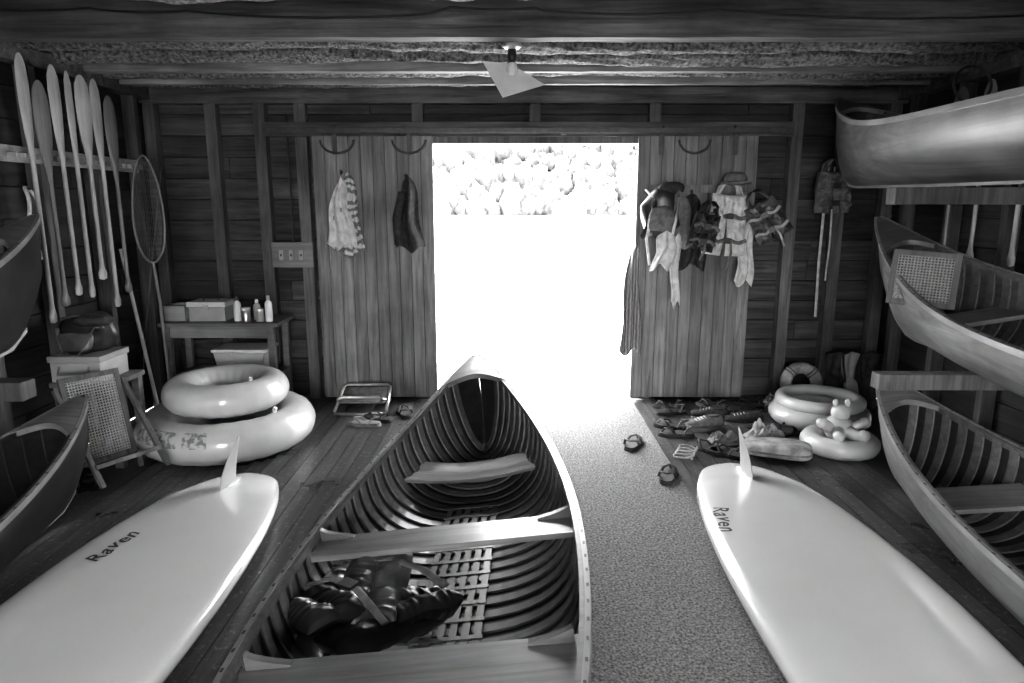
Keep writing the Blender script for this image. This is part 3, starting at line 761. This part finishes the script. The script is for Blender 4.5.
def U(x0,x1,y0,y1,z0,z1): return [(x0,y0,z0),(x0+.01,y1-.03,z1-.01),(x0+.04,y1,z1),(x1-.04,y1,z1),(x1-.01,y1-.03,z1-.01),(x1,y0,z0)]
b.tube(U(-1.38,-.98,5.1,5.42,.03,.16),.011,M_metal,8); b.tube(U(-1.36,-1.0,5.42,5.12,.03,.14),.011,M_metal,8)
b.tube([(-1.38,5.1,.012),(-1.18,5.08,.012),(-.98,5.1,.012)],.011,M_metal,8)
b.grid(lambda u,v:V((-1.36+.36*u,5.14+.26*v,.085+.07*v-.02*math.sin(pi*v))),6,8,M_fabM); b.finish(solid=.004)

# ------------------------------------------------------------------ life vest lying in the canoe
b=B('life_vest'); b.M=T(-.55,2.22,.15)@Rz(-28)
def RM(a,bb=0,c=0): return (Rz(a)@Rx(bb)@Ry(c)).to_3x3()
b.quilt((-.13,.0,.0),.24,.46,.11,2,M_nylon,M=RM(8,4,12),seed=1,wr=.012)
b.quilt((.12,.0,.01),.24,.46,.11,2,M_nylon,M=RM(-14,-3,-6),seed=5,wr=.012)
b.quilt((.02,.06,.085),.24,.38,.1,2,M_nylonM,M=RM(28,5,0),seed=9,wr=.012)
b.quilt((-.05,-.12,.075),.24,.24,.09,2,M_nylon,M=RM(70,-4,4),seed=12,wr=.012)
b.quilt((.2,.1,.05),.2,.26,.09,2,M_nylon,M=RM(-30,0,-14),seed=15,wr=.012)
b.tube([(-.22,.12,.08),(-.1,.15,.12),(.02,.16,.155),(.14,.2,.12),(.26,.17,.1)],.02,M_fabM,8,flat=.3)
b.tube([(-.2,-.04,.09),(-.08,-.04,.145),(.05,-.06,.15),(.2,-.1,.09)],.016,M_fabM,8,flat=.3)
b.box(-.02,.04,-.085,-.035,.155,.167,M_black)
b.finish()

b=B('hanging_hoop'); b.torus((2.72,4.25,2.3),.11,.008,M_steelD,32,8,M=Rx(80)); b.tube([(2.72,4.25,2.41),(2.72,4.25,2.6)],.004,M_steelD,6); b.finish()

# ------------------------------------------------------------------ exterior
M_water=plain('lake_surface',.4,.5,.12,1.2,bump=.25,bd=.05)
M_dock=wood('dock_boards',.3,.42,0,.7,.2,10,.2)
M_ground=plain('grass_ground',.2,.3,.95,3,bump=.5)
def leaf():
    m,nt,b=newmat('foliage'); N=nt.nodes.new; L=nt.links.new
    tc=N('ShaderNodeTexCoord'); n=N('ShaderNodeTexNoise'); n.inputs['Scale'].default_value=.9; n.inputs['Detail'].default_value=10; n.inputs['Roughness'].default_value=.8
    L(tc.outputs['Object'],n.inputs['Vector']); r=N('ShaderNodeValToRGB'); r.color_ramp.elements[0].position=.4; r.color_ramp.elements[1].position=.6
    r.color_ramp.elements[0].color=g4(.048); r.color_ramp.elements[1].color=g4(.085); L(n.outputs['Fac'],r.inputs[0]); L(r.outputs[0],b.inputs['Base Color']); b.inputs['Roughness'].default_value=.9
    b.inputs['Specular IOR Level'].default_value=.1
    return m
M_leaf=leaf()
b=B('lake'); b.add([(-400,YB+.15,-.45),(400,YB+.15,-.45),(400,165,-.45),(-400,165,-.45)],[(0,1,2,3)],M_water); b.finish()
b=B('ground'); b.add([(-60,-60,-.14),(60,-60,-.14),(60,YF-.02,-.14),(-60,YF-.02,-.14)],[(0,1,2,3)],M_ground); b.finish()
b=B('dock'); y=YB+.14
while y<9.5: b.box(-1.3,1.7,y,y+.135,-.06,-.02,M_dock); y+=.145
for xx in (-1.2,1.6):
    for yy in (6.2,9.3): b.tube([(xx,yy,-1.5),(xx,yy,-.06)],.08,M_dock,12)
b.finish()
b=B('far_shore_trees')
bm=bmesh.new(); bmesh.ops.create_icosphere(bm,subdivisions=3,radius=1); ico=[v.co.copy() for v in bm.verts]; icf=[[v.index for v in f.verts] for f in bm.faces]; bm.free()
for row in range(12):
    yy=151+row*2.6; zz=row*2.05; x=-75
    while x<75:
        r=random.uniform(1.1,2.9); sd=random.random()*50; c=V((x,yy+random.uniform(-2,2),zz+random.uniform(-.8,1.2)))
        st=random.uniform(1,1.9)
        vs=[c+V((p.x*r,p.y*r,p.z*r*st))*(1+.35*noise.noise(p*2.4+V((sd,0,0)))+.3*noise.noise(p*6+V((sd,0,0)))) for p in ico]
        b.add(vs,icf,M_leaf,True); x+=r*1.15
b.add([(-400,150.5,-.5),(400,150.5,-.5),(400,186,27),(-400,186,27)],[(0,1,2,3)],M_leaf)
b.finish()

# ------------------------------------------------------------------ light
w=bpy.data.worlds.new('World'); scene.world=w; w.use_nodes=True
bg=w.node_tree.nodes['Background']; bg.inputs[0].default_value=(1,1,1,1); bg.inputs[1].default_value=6
s=bpy.data.lights.new('sun','SUN'); s.energy=16; s.angle=math.radians(1); so=bpy.data.objects.new('sun',s); scene.collection.objects.link(so)
d=V((.15,-.10,-1)).normalized(); so.rotation_euler=d.to_track_quat('-Z','Y').to_euler()
# ------------------------------------------------------------------ camera
cam=bpy.data.cameras.new('camera'); cam.lens=24; cam.sensor_width=36; cam.clip_end=1000
co=bpy.data.objects.new('camera',cam); scene.collection.objects.link(co); co.location=(0,0,1.6); co.rotation_euler=(math.radians(90-11.26),0,0)
scene.camera=co
scene.view_settings.view_transform='Standard'
try: scene.view_settings.look='Medium High Contrast'
except Exception as e: print(e)
scene.view_settings.exposure=1.8
